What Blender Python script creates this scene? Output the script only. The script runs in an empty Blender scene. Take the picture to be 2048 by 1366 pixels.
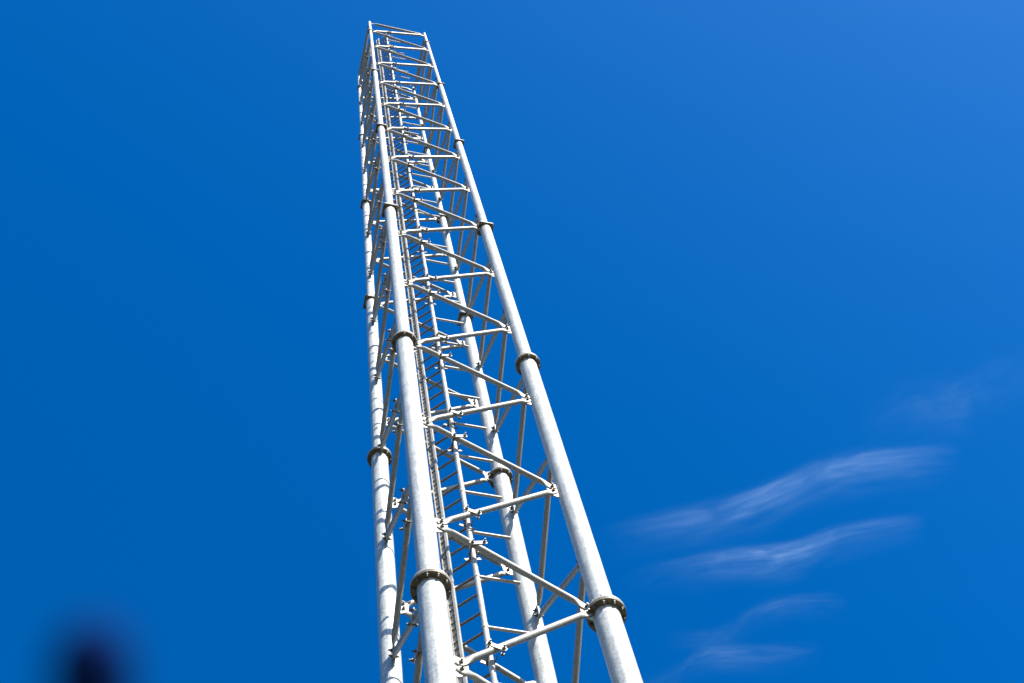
import bpy, bmesh, math, random
from mathutils import Vector, Matrix
random.seed(7)
C = bpy.context.scene.collection
S = bpy.context.scene
W = 1.2332          # side of the square mast
P = 2.0             # height of one bracing panel
Z0 = 11.40          # height of the flange level k = 0
K_TOP = 13.16

# ------------------------------------------------------------------ camera
CAM = Vector((-1.5410, -4.9835, Z0 - 9.7464))
RX = Vector((0.97102, -0.21770, -0.09862))
DN = Vector((0.17434, 0.92746, -0.33081))
FW = Vector((0.16349, 0.30403, 0.93853))
cd = bpy.data.cameras.new('camera'); cam = bpy.data.objects.new('camera', cd); C.objects.link(cam)
m = Matrix.Identity(4)
for i in range(3):
    m[i][0] = RX[i]; m[i][1] = -DN[i]; m[i][2] = -FW[i]; m[i][3] = CAM[i]
cam.matrix_world = m
cd.sensor_width = 36.0; cd.lens = 3227.387 * 36 / 2048
cd.clip_start = 0.02; cd.clip_end = 60000
cd.dof.use_dof = True; cd.dof.focus_distance = 15.0; cd.dof.aperture_fstop = 8.5
S.camera = cam

# ------------------------------------------------------------------ light
SUN_PHI, SUN_EL = 23.0, 44.0          # degrees from -Y towards +X, elevation
sd = Vector((math.sin(math.radians(SUN_PHI)) * math.cos(math.radians(SUN_EL)),
             -math.cos(math.radians(SUN_PHI)) * math.cos(math.radians(SUN_EL)), math.sin(math.radians(SUN_EL))))
ld = bpy.data.lights.new('sun', 'SUN'); ld.energy = 5.0; ld.angle = math.radians(0.5); ld.color = (1.0, 0.97, 0.91)
sun = bpy.data.objects.new('sun', ld); C.objects.link(sun)
sun.rotation_euler = sd.to_track_quat('Z', 'Y').to_euler()
wd = bpy.data.worlds.new('World'); S.world = wd; wd.use_nodes = True
nt = wd.node_tree; nt.nodes.clear()
out = nt.nodes.new('ShaderNodeOutputWorld'); bg = nt.nodes.new('ShaderNodeBackground')
sky = nt.nodes.new('ShaderNodeTexSky'); sky.sky_type = 'NISHITA'; sky.sun_disc = False
sky.sun_elevation = math.radians(SUN_EL); sky.sun_rotation = math.radians(180 - SUN_PHI)
sky.altitude = 300; sky.air_density = 1.0; sky.dust_density = 1.0; sky.ozone_density = 1.0
hs = nt.nodes.new('ShaderNodeHueSaturation'); hs.inputs['Saturation'].default_value = 1.53; hs.inputs['Hue'].default_value = .498
nt.links.new(sky.outputs[0], hs.inputs['Color']); # deep polarised-looking blue: a little more contrast and saturation over the whole sky dome
s1 = nt.nodes.new('ShaderNodeVectorMath'); s1.operation = 'SCALE'; s1.inputs[3].default_value = .1
gm = nt.nodes.new('ShaderNodeGamma'); gm.inputs[1].default_value = 1.2
s2 = nt.nodes.new('ShaderNodeVectorMath'); s2.operation = 'SCALE'; s2.inputs[3].default_value = 18.9
nt.links.new(hs.outputs[0], s1.inputs[0]); nt.links.new(s1.outputs[0], gm.inputs[0]); nt.links.new(gm.outputs[0], s2.inputs[0]); nt.links.new(s2.outputs[0], bg.inputs['Color'])
nt.links.new(bg.outputs[0], out.inputs[0]); bg.inputs['Strength'].default_value = 0.0715
S.view_settings.view_transform = 'Standard'; S.view_settings.look = 'None'
S.view_settings.exposure = 1.15; S.view_settings.gamma = 1.0
S.cycles.use_denoising = True
S.cycles.max_bounces = 6

# ------------------------------------------------------------------ materials
def mat(name):
    mt = bpy.data.materials.new(name); mt.use_nodes = True
    return mt, mt.node_tree, mt.node_tree.nodes['Principled BSDF']

def galvanised(name, base, metallic=0.25, rough=0.5, scale=26, spread=0.10):
    mt, t, b = mat(name)
    tc = t.nodes.new('ShaderNodeTexCoord')
    vo = t.nodes.new('ShaderNodeTexVoronoi'); vo.inputs['Scale'].default_value = scale * 3
    no = t.nodes.new('ShaderNodeTexNoise'); no.inputs['Scale'].default_value = scale * .35; no.inputs['Detail'].default_value = 6
    st = t.nodes.new('ShaderNodeTexNoise'); st.inputs['Scale'].default_value = 9; st.inputs['Detail'].default_value = 5
    mp = t.nodes.new('ShaderNodeMapping'); mp.inputs['Scale'].default_value = (6, 6, .35)
    t.links.new(tc.outputs['Object'], vo.inputs['Vector']); t.links.new(tc.outputs['Object'], no.inputs['Vector'])
    t.links.new(tc.outputs['Object'], mp.inputs['Vector']); t.links.new(mp.outputs[0], st.inputs['Vector'])
    a = t.nodes.new('ShaderNodeMixRGB'); a.blend_type = 'MIX'; a.inputs[0].default_value = .5
    t.links.new(vo.outputs['Color'], a.inputs[1]); t.links.new(no.outputs['Fac'], a.inputs[2])
    a2 = t.nodes.new('ShaderNodeMixRGB'); a2.inputs[0].default_value = .45
    t.links.new(a.outputs[0], a2.inputs[1]); t.links.new(st.outputs['Fac'], a2.inputs[2])
    bw = t.nodes.new('ShaderNodeRGBToBW'); t.links.new(a2.outputs[0], bw.inputs[0])
    r = t.nodes.new('ShaderNodeValToRGB')
    lo = [max(0, c * (1 - 2.2 * spread)) for c in base]; hi = [min(1, c * (1 + 1.6 * spread)) for c in base]
    r.color_ramp.elements[0].position = .3; r.color_ramp.elements[0].color = (*lo, 1)
    r.color_ramp.elements[1].position = .68; r.color_ramp.elements[1].color = (*hi, 1)
    t.links.new(bw.outputs[0], r.inputs[0]); t.links.new(r.outputs[0], b.inputs['Base Color'])
    rr = t.nodes.new('ShaderNodeMapRange'); rr.inputs['To Min'].default_value = rough - .12; rr.inputs['To Max'].default_value = rough + .14
    t.links.new(bw.outputs[0], rr.inputs['Value']); t.links.new(rr.outputs[0], b.inputs['Roughness'])
    b.inputs['Metallic'].default_value = metallic
    bp = t.nodes.new('ShaderNodeBump'); bp.inputs['Strength'].default_value = .12; bp.inputs['Distance'].default_value = .002
    t.links.new(bw.outputs[0], bp.inputs['Height']); t.links.new(bp.outputs[0], b.inputs['Normal'])
    return mt

GALV = galvanised('galvanised_pipe', (.47, .475, .435), spread=.18)
BRACE = galvanised('galvanised_tube', (.28, .26, .215), spread=.14)
PLATE = galvanised('galvanised_plate', (.42, .40, .355), metallic=.2, spread=.12)
FLANGE = galvanised('shaded_flange', (.16, .135, .09), metallic=.2, rough=.6, spread=.25)  # dark brown puts the shade of the flange underside into the colour
BOLT = galvanised('dull_bolt_steel', (.13, .12, .10), metallic=.5, rough=.45, spread=.2)
RAIL = galvanised('ladder_steel', (.42, .405, .36), metallic=.2, spread=.12)
RUNG = galvanised('rung_steel', (.14, .13, .11), metallic=.3, spread=.15)

# ------------------------------------------------------------------ mesh helpers
class MB:
    """collects shapes; build() links them as one mesh object"""
    def __init__(s): s.v = []; s.f = []; s.sm = []; s.mi = []; s.m = 0
    def add(s, vs, fs, smooth=False):
        o = len(s.v); s.v += [tuple(v) for v in vs]
        for f in fs: s.f.append([i + o for i in f]); s.sm.append(smooth); s.mi.append(s.m)
    def rings(s, rings, caps=True, smooth=True):
        n = len(rings[0]); vs = [p for r in rings for p in r]; fs = []
        for a in range(len(rings) - 1):
            for i in range(n):
                j = (i + 1) % n
                fs.append((a * n + i, a * n + j, (a + 1) * n + j, (a + 1) * n + i))
        s.add(vs, fs, smooth)
        if caps:
            s.add(rings[0], [list(range(n))[::-1]]); s.add(rings[-1], [list(range(n))])
    def tube(s, a, b, r, n=12, r2=None, caps=True):
        a = Vector(a); b = Vector(b); d = (b - a).normalized()
        u = d.orthogonal().normalized() if abs(d.z) < .99 else Vector((1, 0, 0)); v = d.cross(u)
        r2 = r if r2 is None else r2
        ring = lambda c, q: [c + (u * math.cos(t) + v * math.sin(t)) * q for t in [2 * math.pi * i / n for i in range(n)]]
        s.rings([ring(a, r), ring(b, r2)], caps)
    def box(s, c, ax, ay, az):
        """centre and three half-extent vectors"""
        c, ax, ay, az = map(Vector, (c, ax, ay, az))
        vs = [c + ax * i + ay * j + az * k for i in (-1, 1) for j in (-1, 1) for k in (-1, 1)]
        s.add(vs, [(0, 1, 3, 2), (4, 6, 7, 5), (0, 4, 5, 1), (2, 3, 7, 6), (0, 2, 6, 4), (1, 5, 7, 3)])
    def prism(s, pts, off):
        """flat outline pts (3d) extruded by vector off"""
        off = Vector(off); pts = [Vector(p) for p in pts]; n = len(pts)
        vs = [p - off / 2 for p in pts] + [p + off / 2 for p in pts]
        s.add(vs, [list(range(n))[::-1], list(range(n, 2 * n))] + [(i, (i + 1) % n, n + (i + 1) % n, n + i) for i in range(n)])
    def build(s, name, mats, parent=None):
        me = bpy.data.meshes.new(name); me.from_pydata(s.v, [], s.f)
        bm = bmesh.new(); bm.from_mesh(me); bmesh.ops.recalc_face_normals(bm, faces=bm.faces)
        bm.to_mesh(me); bm.free()
        me.polygons.foreach_set('use_smooth', s.sm); me.polygons.foreach_set('material_index', s.mi)
        for q in (mats if isinstance(mats, (list, tuple)) else [mats]): me.materials.append(q)
        me.update()
        o = bpy.data.objects.new(name, me); C.objects.link(o)
        if parent: o.parent = parent
        return o

def tag(o, label=None, cat=None, kind=None, group=None):
    if label: o['label'] = label
    if cat: o['category'] = cat
    if kind: o['kind'] = kind
    if group: o['group'] = group
    return o

zk = lambda k: Z0 + P * k
# ------------------------------------------------------------------ ground
bm = bmesh.new()
bmesh.ops.create_circle(bm, cap_ends=True, radius=20000, segments=96)
me = bpy.data.meshes.new('ground'); bm.to_mesh(me); bm.free()
ground = bpy.data.objects.new('ground', me); C.objects.link(ground); tag(ground, kind='structure')
mt, t, b = mat('dry_earth')
tc = t.nodes.new('ShaderNodeTexCoord'); no = t.nodes.new('ShaderNodeTexNoise'); no.inputs['Scale'].default_value = .25; no.inputs['Detail'].default_value = 10
r = t.nodes.new('ShaderNodeValToRGB'); r.color_ramp.elements[0].position = .4; r.color_ramp.elements[0].color = (.030, .032, .012, 1)
r.color_ramp.elements[1].position = .62; r.color_ramp.elements[1].color = (.085, .062, .034, 1)
t.links.new(tc.outputs['Object'], no.inputs['Vector']); t.links.new(no.outputs['Fac'], r.inputs[0]); t.links.new(r.outputs[0], b.inputs['Base Color'])
b.inputs['Roughness'].default_value = .95
me.materials.append(mt)
hv, hf = [], []; NH = 180  # unseen ring of high ground, added to block the bright low sky
for i in range(NH):
    a = 2 * math.pi * i / NH; h = 150 + 34 * math.sin(3 * a + 1) + 22 * math.sin(7 * a) + 10 * math.sin(17 * a + 2)
    for rr_, q in ((700, -2), (860, .35), (1020, .8), (1150, 1.0), (1320, .9), (1700, .3), (2100, -.02)):
        j = 1 + .05 * math.sin(11 * a + rr_); hv.append((math.cos(a) * rr_ * j, math.sin(a) * rr_ * j, h * q if q > 0 else -2))
for i in range(NH):
    for j in range(6):
        a, b_ = i * 7 + j, ((i + 1) % NH) * 7 + j; hf.append((a, b_, b_ + 1, a + 1))
hm = bpy.data.meshes.new('blocker_hills'); hm.from_pydata(hv, [], hf); hm.polygons.foreach_set('use_smooth', [True] * len(hm.polygons))
mt, t, b = mat('blocker_green')
no = t.nodes.new('ShaderNodeTexNoise'); no.inputs['Scale'].default_value = .08; no.inputs['Detail'].default_value = 8
tc = t.nodes.new('ShaderNodeTexCoord'); r = t.nodes.new('ShaderNodeValToRGB')
r.color_ramp.elements[0].position = .4; r.color_ramp.elements[0].color = (.022, .035, .012, 1); r.color_ramp.elements[1].position = .65; r.color_ramp.elements[1].color = (.06, .065, .025, 1)
t.links.new(tc.outputs['Object'], no.inputs['Vector']); t.links.new(no.outputs['Fac'], r.inputs[0]); t.links.new(r.outputs[0], b.inputs['Base Color']); b.inputs['Roughness'].default_value = .95
hm.materials.append(mt); blocker_hills = bpy.data.objects.new('blocker_hills', hm); C.objects.link(blocker_hills); tag(blocker_hills, kind='structure')
pad = MB(); pad.box((W / 2, W / 2, .15), (1.6, 0, 0), (0, 1.6, 0), (0, 0, .149))
mt, t, b = mat('concrete'); b.inputs['Base Color'].default_value = (.32, .30, .27, 1); b.inputs['Roughness'].default_value = .9
tag(pad.build('concrete_footing', mt), kind='structure')

# ------------------------------------------------------------------ mast
mast = bpy.data.objects.new('lattice_mast', None); C.objects.link(mast); mast.location = (0, 0, .3)
tag(mast, 'tall galvanised steel lattice mast with four flanged pipe legs, zigzag braces and an inner ladder', 'lattice tower')
BASE = Vector((0, 0, .3))
def child(o, p, kind=None):
    o.parent = p
    if kind: o['kind'] = kind
    return o

# pipe sections: k from, k to, outer radius
SECT = [(-5.55, -2.5, .0965), (-2.5, 0, .0965), (0, 2.5, .084), (2.5, 5, .070), (5, 7.5, .0545), (7.5, 10, .0450), (10, 12.5, .0345), (12.5, K_TOP, .0305)]
def radius(k):
    for a, b_, r_ in SECT:
        if a <= k < b_: return r_
    return SECT[-1][2]
LEG = {'B': Vector((0, 0, 0)), 'C': Vector((W, 0, 0)), 'D': Vector((W, W, 0)), 'A': Vector((0, W, 0))}
# on every face the braces zigzag: half levels on the first leg, whole levels on the second
FACES = [('B', 'C'), ('C', 'D'), ('D', 'A'), ('A', 'B')]

def flange(c, k, ra, rb):
    """two bolted plates; c on the leg axis"""
    f = MB(); z = zk(k)
    up = Vector((0, 0, 1)); base = Vector((c.x, c.y, z))
    if k < 4.9:
        R_ = {-2.5: .150, 0: .141, 2.5: .123}[k]; th = .024; nb = 10 if k < 1 else 8; n = 48
        for s_, r_ in ((-1, ra), (1, rb)):
            f.m = 2 if s_ > 0 else 0  # upper plate in the paler steel as lit, lower one painted as shaded
            z0, z1 = z + s_ * .0015, z + s_ * (th + .0015)
            prof = [(r_ + .0005, z0), (R_ - .003, z0), (R_, z0 + s_ * .003), (R_, z1 - s_ * .003), (R_ - .003, z1), (r_ + .0005, z1)]
            rg = [[Vector((c.x + q * math.cos(a), c.y + q * math.sin(a), w)) for a in [2 * math.pi * i / n for i in range(n)]] for q, w in prof]
            f.rings(rg, caps=False, smooth=False)
            # fillet weld between pipe and plate
            prof = [(r_ + .009, z1 - s_ * .0008), (r_ - .001, z1 + s_ * .011)]
            rg = [[Vector((c.x + q * math.cos(a), c.y + q * math.sin(a), w)) for a in [2 * math.pi * i / n for i in range(n)]] for q, w in prof]
            f.rings(rg, caps=False)
        f.m = 1; rb_ = (R_ + max(ra, rb)) / 2 + .003; br = .0085
        for i in range(nb):
            a = 2 * math.pi * (i + .5) / nb + .2
            p = Vector((c.x + rb_ * math.cos(a), c.y + rb_ * math.sin(a), z))
            f.tube(p - up * (th + .030), p + up * (th + .034), br, 8)
            f.tube(p - up * (th + .018), p - up * (th + .002), br * 1.75, 6)
            f.tube(p + up * (th + .002), p + up * (th + .016), br * 1.75, 6)
            f.tube(p - up * (th + .0018), p - up * (th - .0005), br * 2.1, 12)
        return f
    h = {5: .094, 7.5: .078, 10: .064, 12.5: .050}[k]; th = .018; c_ = h * .16
    for s_ in (-1, 1):
        z0 = z + s_ * (th / 2 + .0012); f.m = 2 if s_ > 0 else 0  # same painted lit and shaded split on the square plates
        o = [(h - c_, -h), (h, -h + c_), (h, h - c_), (h - c_, h), (-h + c_, h), (-h, h - c_), (-h, -h + c_), (-h + c_, -h)]
        f.prism([(c.x + x, c.y + y, z0) for x, y in o], (0, 0, th))
    f.m = 1
    for sx in (-1, 1):
        for sy in (-1, 1):
            q = h * .74; p = Vector((c.x + sx * q, c.y + sy * q, z)); br = h * .09
            f.tube(p - up * (th + .026), p + up * (th + .028), br, 8)
            f.tube(p - up * (th + .014), p - up * (th + .0015), br * 1.8, 6)
            f.tube(p + up * (th + .0015), p + up * (th + .013), br * 1.8, 6)
    return f

def node(leg, other, k):
    """gusset centre on a leg towards another"""
    d = (LEG[other] - LEG[leg]).normalized()
    e = .137 - .0071 * k if k > -1 else .144
    return LEG[leg] + d * e + Vector((0, 0, zk(k))), d
DZ = .040        # bolts sit this far above and below the node
def outward(a, b_):
    d = (LEG[b_] - LEG[a]).normalized()
    return Vector((d.y, -d.x, 0))
BT = .006        # half thickness of a flattened brace end
GT = .005
def gusset(leg, other, face, k):
    g = MB(); p, d = node(leg, other, k); n = outward(*face); r_ = radius(k); up = Vector((0, 0, 1))
    e = (p - LEG[leg]).dot(d); x0 = -(e - r_ + .004); sc = .75 + .25 * min(1, r_ / .09)
    pts = [(x0, -.115), (x0 + .03, -.118), (.030, -.085), (.045, -.045), (.045, .045), (.030, .085), (x0 + .03, .118), (x0, .115)]
    g.prism([p + d * x + up * (y * sc) for x, y in pts], n * (2 * GT))
    g.m = 1
    for s_ in (-1, 1):
        q = p + up * (s_ * DZ)
        g.tube(q - n * .034, q + n * .046, .0078, 8)
        g.tube(q - n * .020, q - n * (GT + .0008), .0150, 6)
        g.tube(q + n * (GT + 2 * BT + .0015), q + n * (GT + 2 * BT + .013), .0150, 6)
    return g

def brace(a, b_, face, r_=.0245):
    """tube from a to b with both ends pressed flat against the gussets"""
    m_ = MB(); d = (b_ - a); L = d.length; d.normalize(); n = outward(*face); w = d.cross(n).normalized()
    off = n * (GT + BT + .0008); N = 14; R_ = []
    stations = [(-.034, 0, .45), (-.026, 0, .80), (-.012, 0, .98), (.020, 0, 1.0), (.042, .10, .96), (.072, .60, .80), (.098, .92, .69), (.115, 1, .667)]
    def ring(c, f_, ww):
        hn = BT + (r_ - BT) * f_; hw = r_ * 1.5 * ww if f_ < 1 else r_
        o = off * 1.0
        return [c + o + n * hn * math.sin(t_) * 1.0 + w * hw * math.cos(t_) for t_ in [2 * math.pi * i / N for i in range(N)]]
    for s_, f_, ww in stations: R_.append(ring(a + d * s_, f_, ww))
    for s_, f_, ww in reversed(stations): R_.append(ring(b_ - d * s_, f_, ww))
    m_.rings(R_)
    return m_

legs = {}
LEGDESC = {'B': 'nearest pipe leg, beside the ladder', 'C': 'right-hand pipe leg', 'D': 'rear pipe leg seen through the braces', 'A': 'left-hand pipe leg crossed by bands of shadow'}
for L in 'BCDA':
    p = MB(); c = LEG[L]
    for a, b_, r_ in SECT:
        z0, z1 = zk(a) - (.0 if a > -5 else 0), zk(b_)
        if b_ != K_TOP: z1 -= .0016
        p.tube((c.x, c.y, z0 + .0016), (c.x, c.y, z1), r_, 40)
        # circumferential weld seams
    cap = MB()
    leg = p.build('leg', GALV, mast); leg.location = -BASE; leg['label'] = LEGDESC[L]
    legs[L] = leg
    for k in (-2.5, 0, 2.5, 5, 7.5, 10, 12.5):
        f = flange(c, k, radius(k - .1), radius(k + .1)).build('flange', [FLANGE, BOLT, PLATE], leg)
    bp = MB(); bp.box((c.x, c.y, zk(-5.55) - .003), (.2, 0, 0), (0, .2, 0), (0, 0, .012)); bp.build('base_plate', PLATE, leg)
    tp = MB(); tp.tube((c.x, c.y, zk(K_TOP) + .001), (c.x, c.y, zk(K_TOP) + .013), .034, 24); tp.build('end_cap', PLATE, leg)

rest_g = {L: MB() for L in 'BCDA'}
braces = []
for fa in FACES:
    a, b_ = fa
    for j in range(-5, 14):
        for leg, oth, k in ((a, b_, j - .5), (b_, a, float(j))):
            if k > 13.01 or k < -5.3: continue
            g = gusset(leg, oth, fa, k)
            if -.9 < k < 11.6: g.build('gusset_plate', [PLATE, BOLT], legs[leg])
            else:
                r_ = rest_g[leg]; o = len(r_.v); r_.v += g.v; r_.f += [[i + o for i in q] for q in g.f]; r_.sm += g.sm; r_.mi += g.mi
    for j in range(-5, 14):
        hb, _ = node(b_, a, float(j))
        for s_ in (-.5, .5):
            k = j + s_
            if k < -5.3 or k > 12.8: continue
            ha, _ = node(a, b_, k)
            z = Vector((0, 0, DZ))
            braces.append((j + s_ / 2, fa, ha - z * (1 if s_ > 0 else -1), hb + z * (1 if s_ > 0 else -1)))
    # top ring bar
    ha, _ = node(a, b_, 13.08); hb, _ = node(b_, a, 13.0)
    braces.append((13.05, fa, ha, hb + Vector((0, 0, DZ))))
for L in 'BCDA':
    rest_g[L].build('gusset_plate', [PLATE, BOLT], legs[L])['kind'] = 'stuff'
rest = MB(); nb = 0
vis = sorted([x for x in braces if x[0] > (-.6 if x[1] == ('B', 'C') else -.3)], key=lambda x: x[0] + (2.5 if x[1] == ('D', 'A') else 0))
keep = set(id(x) for x in vis[:100])
for x in braces:
    k, fa, a, b_ = x; br = brace(a, b_, fa)
    if id(x) in keep:
        o = br.build('brace', BRACE, mast); o.location = -BASE; nb += 1
    else:
        q = len(rest.v); rest.v += br.v; rest.f += [[i + q for i in f] for f in br.f]; rest.sm += br.sm; rest.mi += br.mi
o = rest.build('brace', BRACE, mast); o.location = -BASE; o['kind'] = 'stuff'

# ------------------------------------------------------------------ ladder, across the near corner
RS = Vector((.370, .074, 0)); LS = Vector((.074, .370, 0)); MS = (RS + LS) / 2
LD = (RS - LS).normalized(); LN = Vector((LD.y, -LD.x, 0))
if LN.dot(Vector((-1, -1, 0))) < 0: LN = -LN     # towards the corner leg
KL0, KL1 = -5.2, 12.78
up = Vector((0, 0, 1))
st = MB()
cuts = [KL0, -3.55, -1.05, 1.45, 3.95, 6.45, 8.95, 11.45, KL1]
for s0 in (RS, LS):
    for a, b_ in zip(cuts[:-1], cuts[1:]):
        st.tube(s0 + up * (zk(a) + .002), s0 + up * (zk(b_) - .002), .0195, 14)
ladder = st.build('ladder', RAIL, mast); ladder.location = -BASE
ladder['label'] = 'ladder with a slotted centre rail between two tubes'
for a in cuts[1:-1]:
    for s0 in (RS, LS):
        j = MB(); j.tube(s0 + up * (zk(a) - .055), s0 + up * (zk(a) + .055), .0235, 14)
        j.m = 1
        for dz in (-.03, .03): j.tube(s0 + up * (zk(a) + dz) - LN * .04, s0 + up * (zk(a) + dz) + LN * .04, .006, 6)
        j.build('splice_sleeve', [RAIL, BOLT], ladder)
# safety rail: toothed hat profile on the camera side of the rungs
rl = MB(); CN = LN
c0 = MS + CN * .028
pit = .1308 * P
zA, zB = zk(KL0 + .05), zk(KL1 - .05)
zm, zh = up * ((zA + zB) / 2), up * ((zB - zA) / 2)
rl.box(c0 + LD * .027 + CN * .004 + zm, LD * .0085, CN * .012, zh)
rl.box(c0 - LD * .029 + zm, LD * .003, CN * .012, zh)
rl.box(c0 - CN * .009 + zm, LD * .0262, CN * .002, zh)
z = zk(-.174 - .1308 * 38)
while z < zB - .05:
    for q, hh, dd in ((.16, .010, .004), (.50, .005, .003), (.84, .010, .004)):
        if zA < z + q * pit < zB: rl.box(c0 - LD * .004 + CN * .001 + up * (z + q * pit), LD * .0215, CN * dd, up * hh)
    z += pit
rl.build('safety_rail', PLATE, ladder)
k0 = -.174
ks = [k0 + .1308 * i for i in range(-38, 100) if KL0 + .05 < k0 + .1308 * i < KL1 - .06]
rest = MB(); n_ = 0
for k in ks:
    for_ = MB() if -.9 < k and n_ < 98 else rest
    z = zk(k)
    for_.tube(LS + LD * .012 + up * z, RS - LD * .012 + up * z, .0105, 8)
    for_.box(MS + CN * .013 + up * z, LD * .016, CN * .005, up * .012)
    if for_ is not rest: for_.build('rung', RUNG, ladder); n_ += 1
rest.build('rung', RUNG, ladder)['kind'] = 'stuff'
# support arms reaching from the right tube
k = -.147
while k > KL0 + .6: k -= .359
while k < 12.5:
    z = zk(k); am = MB()
    a0 = RS + Vector((.018, .0, z)); a1 = RS + Vector((.315, .0, z))
    am.tube(a0, a1, .0125, 10)
    am.tube(RS + up * (z - .022), RS + up * (z + .022), .0235, 14)
    am.build('support_arm', RAIL, ladder); k += .359
# clamps between ladder tubes and braces
def clamp(s0, d, n, z, slope):
    """s0 tube axis, d along face, n outward, slope of the brace per metre"""
    g = MB(); c = Vector((s0.x, s0.y, z)); e = (Vector((0, 0, 0)) - s0).dot(n) + GT + BT   # distance to brace plane
    pd = (d - up * (slope * .42)).normalized(); pu = pd.cross(n).normalized(); bd = (d + up * slope).normalized(); bu = bd.cross(n).normalized()
    o = c + n * (e + .0285) + d * .012
    g.prism([o + pd * x + pu * y for x, y in [(-.062, -.020), (.062, -.020), (.070, -.010), (.070, .010), (.062, .020), (-.062, .020), (-.070, .010), (-.070, -.010)]], n * .007)
    g.m = 1
    for q in (-.050, .050):
        b0 = o + pd * q; dp = e + .018 if q < 0 else .052
        g.tube(b0 + n * .034, b0 - n * dp, .0066, 8); g.tube(b0 + n * .0045, b0 + n * .017, .0135, 6); g.tube(b0 - n * (dp - .020), b0 - n * (dp - .008), .0130, 6)
    # saddle behind the ladder tube and U bolt round it
    g.box(c - n * .024, pd * .066, n * .0035, pu * .016)
    N = 8; prev = None; cc = c - up * .004
    for i in range(N + 1):
        t_ = math.pi * i / N; q = cc + d * math.cos(t_) * .026 - n * math.sin(t_) * .026
        if prev is not None: g.tube(prev, q, .005, 6)
        prev = q
    for s2 in (1, -1):
        q = cc + d * (s2 * .026); g.tube(q, q + n * .045, .005, 6)
    return g
for j in range(-2, 14):
    for face, s0, nodek in ((('B', 'C'), RS, j - .5), (('A', 'B'), LS, float(j))):
        d = Vector((1, 0, 0)) if s0 is RS else Vector((0, 1, 0)); n = -Vector((0, 1, 0)) if s0 is RS else -Vector((1, 0, 0))
        for sgn in (-1, 1):
            e0 = .137 - .0071 * nodek; L_ = W - 2 * e0 - .0
            x_ = (.370 - e0) / L_; dzn = sgn * (DZ + x_ * (P / 2 - 2 * DZ)); k = nodek + dzn / P
            if k > 12.7 or k < -2 : continue
            if nodek > 12.9 and sgn > 0: continue
            clamp(s0, d, n, zk(k), sgn * (P / 2) / L_).build('clamp', [PLATE, BOLT], ladder)

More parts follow.
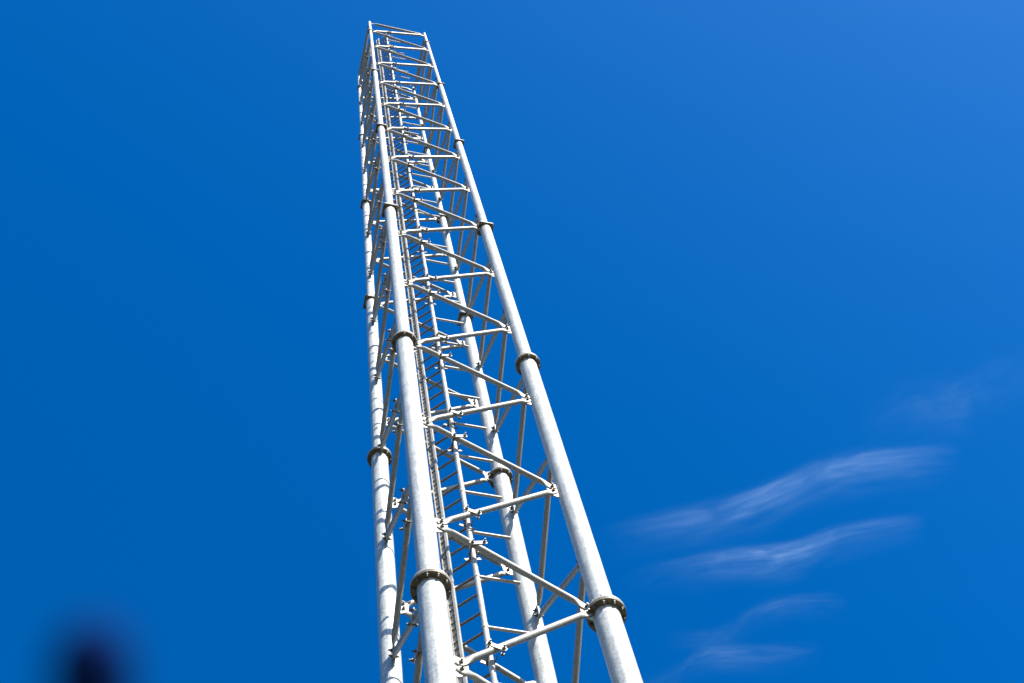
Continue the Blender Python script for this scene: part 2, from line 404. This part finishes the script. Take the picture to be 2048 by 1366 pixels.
# ------------------------------------------------------------------ cirrus clouds: thin high sheets of ice cloud
def ray(px, py, h=7000.0):
    d = RX * ((px - 1024) / 3227.387) + DN * ((py - 683) / 3227.387) + FW
    return CAM + d * ((h - CAM.z) / d.z)
def cloud_mat(dens, seed, fw):
    mt = bpy.data.materials.new('ice_cloud'); mt.use_nodes = True; t = mt.node_tree; t.nodes.clear()
    N_ = t.nodes.new; lk = t.links.new
    uv = N_('ShaderNodeUVMap'); sp = N_('ShaderNodeSeparateXYZ'); lk(uv.outputs[0], sp.inputs[0])
    mp = N_('ShaderNodeMapping'); mp.inputs['Scale'].default_value = (1.3, 1.1, 1); mp.inputs['Location'].default_value = (seed, seed * .7, 0)
    lk(uv.outputs[0], mp.inputs['Vector'])
    n1 = N_('ShaderNodeTexNoise'); n1.inputs['Scale'].default_value = 1.6; n1.inputs['Detail'].default_value = 5; lk(mp.outputs[0], n1.inputs['Vector'])
    mp2 = N_('ShaderNodeMapping'); mp2.inputs['Scale'].default_value = (3.0, 5.0, 1); mp2.inputs['Rotation'].default_value = (0, 0, -.38); mp2.inputs['Location'].default_value = (seed * 2, 0, 0)
    lk(uv.outputs[0], mp2.inputs['Vector'])
    n2 = N_('ShaderNodeTexNoise'); n2.inputs['Scale'].default_value = 2.2; n2.inputs['Detail'].default_value = 8; n2.inputs['Roughness'].default_value = .55; lk(mp2.outputs[0], n2.inputs['Vector'])
    def mth(op, a, b_=None, clampit=False):
        q = N_('ShaderNodeMath'); q.operation = op; q.use_clamp = clampit
        for i, x in enumerate((a, b_)):
            if x is None: continue
            if isinstance(x, (int, float)): q.inputs[i].default_value = x
            else: lk(x, q.inputs[i])
        return q.outputs[0]
    # across: distance from the streak's spine, displaced by noise
    vv = mth('ADD', sp.outputs[1], mth('MULTIPLY', mth('SUBTRACT', n1.outputs['Fac'], .5), .09))
    dv = mth('SUBTRACT', vv, fw)
    up_ = mth('DIVIDE', mth('MAXIMUM', dv, 0), 1 - fw); lo_ = mth('DIVIDE', mth('MAXIMUM', mth('MULTIPLY', dv, -1), 0), fw)
    ex = mth('POWER', 2.718, mth('MULTIPLY', mth('ADD', mth('MULTIPLY', mth('MULTIPLY', up_, up_), 6), mth('MULTIPLY', mth('MULTIPLY', lo_, lo_), 4)), -1))
    u = sp.outputs[0]
    eu = mth('MULTIPLY', mth('MULTIPLY', u, 1.0), mth('SUBTRACT', 1, u)); eu = mth('MULTIPLY', mth('POWER', mth('MULTIPLY', eu, 4, True), 1.6), mth('POWER', u, .6))
    edge = mth('MULTIPLY', mth('MULTIPLY', sp.outputs[1], mth('SUBTRACT', 1, sp.outputs[1])), 7, True)
    n3 = N_('ShaderNodeTexNoise'); n3.inputs['Scale'].default_value = 4.2; n3.inputs['Detail'].default_value = 3; n3.inputs['Distortion'].default_value = .6
    mp3 = N_('ShaderNodeMapping'); mp3.inputs['Scale'].default_value = (1.5, .9, 1); mp3.inputs['Location'].default_value = (seed * 3, seed, 0)
    lk(uv.outputs[0], mp3.inputs['Vector']); lk(mp3.outputs[0], n3.inputs['Vector'])
    n2.inputs['Distortion'].default_value = .35
    patch = mth('MULTIPLY', mth('SUBTRACT', n3.outputs['Fac'], .20), 2.4, True)
    fib = mth('MULTIPLY', mth('MULTIPLY', mth('SUBTRACT', n2.outputs['Fac'], .10), 1.5, True), patch)
    al = mth('MULTIPLY', mth('MULTIPLY', mth('MULTIPLY', ex, eu), mth('MULTIPLY', fib, edge)), dens, True)
    tr = N_('ShaderNodeBsdfTransparent'); tl = N_('ShaderNodeBsdfTranslucent'); df = N_('ShaderNodeBsdfDiffuse')
    tl.inputs['Color'].default_value = (.72, .90, .95, 1); df.inputs['Color'].default_value = (.9, .9, .9, 1)
    ad = N_('ShaderNodeAddShader'); lk(tl.outputs[0], ad.inputs[0]); lk(df.outputs[0], ad.inputs[1])
    mx = N_('ShaderNodeMixShader'); lk(al, mx.inputs[0]); lk(tr.outputs[0], mx.inputs[1]); lk(tl.outputs[0], mx.inputs[2])
    o = N_('ShaderNodeOutputMaterial'); lk(mx.outputs[0], o.inputs[0])
    return mt
def cloud(path, wid, dens, seed, fw, label):
    """path: spine in degrees of sky seen from the ground; a sheet 7 km up that sags and lifts a little"""
    pts = [ray(*p) for p in path]; n = 60; m_ = 10
    spine = []
    for i in range(n + 1):
        x = i / n * (len(pts) - 1); a = min(int(x), len(pts) - 2); f_ = x - a
        p0 = pts[max(a - 1, 0)]; p1 = pts[a]; p2 = pts[a + 1]; p3 = pts[min(a + 2, len(pts) - 1)]
        spine.append(.5 * ((2 * p1) + (p2 - p0) * f_ + (2 * p0 - 5 * p1 + 4 * p2 - p3) * f_ ** 2 + (3 * p1 - p0 - 3 * p2 + p3) * f_ ** 3))
    vs, fs, uvs = [], [], []
    s = wid / 3227.387 * (7000 / FW.z)
    for i, p in enumerate(spine):
        t_ = (spine[min(i + 1, n)] - spine[max(i - 1, 0)]).normalized(); w_ = Vector((0, 0, 1)).cross(t_).normalized()
        if w_.dot(DN) > 0: w_ = -w_
        for j in range(m_ + 1):
            v = j / m_; q = p + w_ * ((v - fw) * s); q.z += 60 * math.sin(i * .15 + seed) + 40 * math.sin(v * 3)
            vs.append(q); uvs.append((i / n, v))
    for i in range(n):
        for j in range(m_):
            a = i * (m_ + 1) + j; fs.append((a, a + 1, a + m_ + 2, a + m_ + 1))
    me = bpy.data.meshes.new('cirrus_cloud'); me.from_pydata(vs, [], fs); ul = me.uv_layers.new(name='UVMap')
    for lp in me.loops: ul.data[lp.index].uv = uvs[lp.vertex_index]
    me.polygons.foreach_set('use_smooth', [True] * len(me.polygons)); me.materials.append(cloud_mat(dens, seed, fw))
    o = bpy.data.objects.new('cirrus_cloud', me); C.objects.link(o); o.visible_shadow = True
    return tag(o, label, 'cloud', group='wisps of cirrus in the blue sky')
cloud([(1180, 1098), (1380, 1034), (1560, 976), (1720, 938), (1925, 902)], 150, .14, 1.3, .66, 'longest and highest of the white cirrus wisps, right of the mast')
cloud([(1230, 1160), (1400, 1138), (1540, 1102), (1660, 1074), (1870, 1056)], 130, .13, 5.6, .70, 'short curved cirrus wisp just below the longest one')
cloud([(1320, 1300), (1430, 1266), (1540, 1232), (1700, 1198)], 110, .04, 7.7, .6, 'very faint cirrus wisp in the lower right, below the short curved one')
cloud([(1250, 1380), (1360, 1345), (1470, 1318), (1650, 1288)], 110, .05, 9.2, .6, 'lowest faint cirrus wisp, at the right of the mast near the bottom edge')
cloud([(1700, 880), (1850, 820), (1960, 780), (2120, 750)], 220, .028, 12.2, .5, 'barely visible cirrus veil at the right edge of the sky')

# ------------------------------------------------------------------ cord standing in for an unidentified dark blur by the lens; form made up
def lens_pt(px, py, d): return CAM + (RX * ((px - 1024) / 3227.387) + DN * ((py - 683) / 3227.387) + FW) * d
rod = MB(); D_ = .155; sx, sy = 186, 1234; r_ = .0040
A_, B_ = lens_pt(sx, sy, D_), lens_pt(sx - 6, sy + 1500, D_); t_ = (B_ - A_).normalized(); u_ = FW.cross(t_).normalized(); v_ = t_.cross(u_)
ring = lambda c, q: [c + (u_ * math.cos(a) + v_ * math.sin(a)) * q for a in [2 * math.pi * i / 16 for i in range(16)]]
rg = [ring(A_ + t_ * (r_ * (1 - math.cos(x))), r_ * max(.02, math.sin(x))) for x in [math.pi / 2 * i / 6 for i in range(7)]]
rg += [ring(A_ + t_ * (r_ + (B_ - A_).length * i / 12), r_ * (1 + .06 * math.sin(i * 2.3))) for i in range(1, 13)]
rod.rings(rg)
mt, t, b = mat('dark_rod'); b.inputs['Specular IOR Level'].default_value = 0; b.inputs['Base Color'].default_value = (.006, .022, .11, 1); b.inputs['Roughness'].default_value = .9
tag(rod.build('dark_blur_stand_in', mt), 'soft dark blurred shape close to the lens at the lower left edge', 'blurred shape')
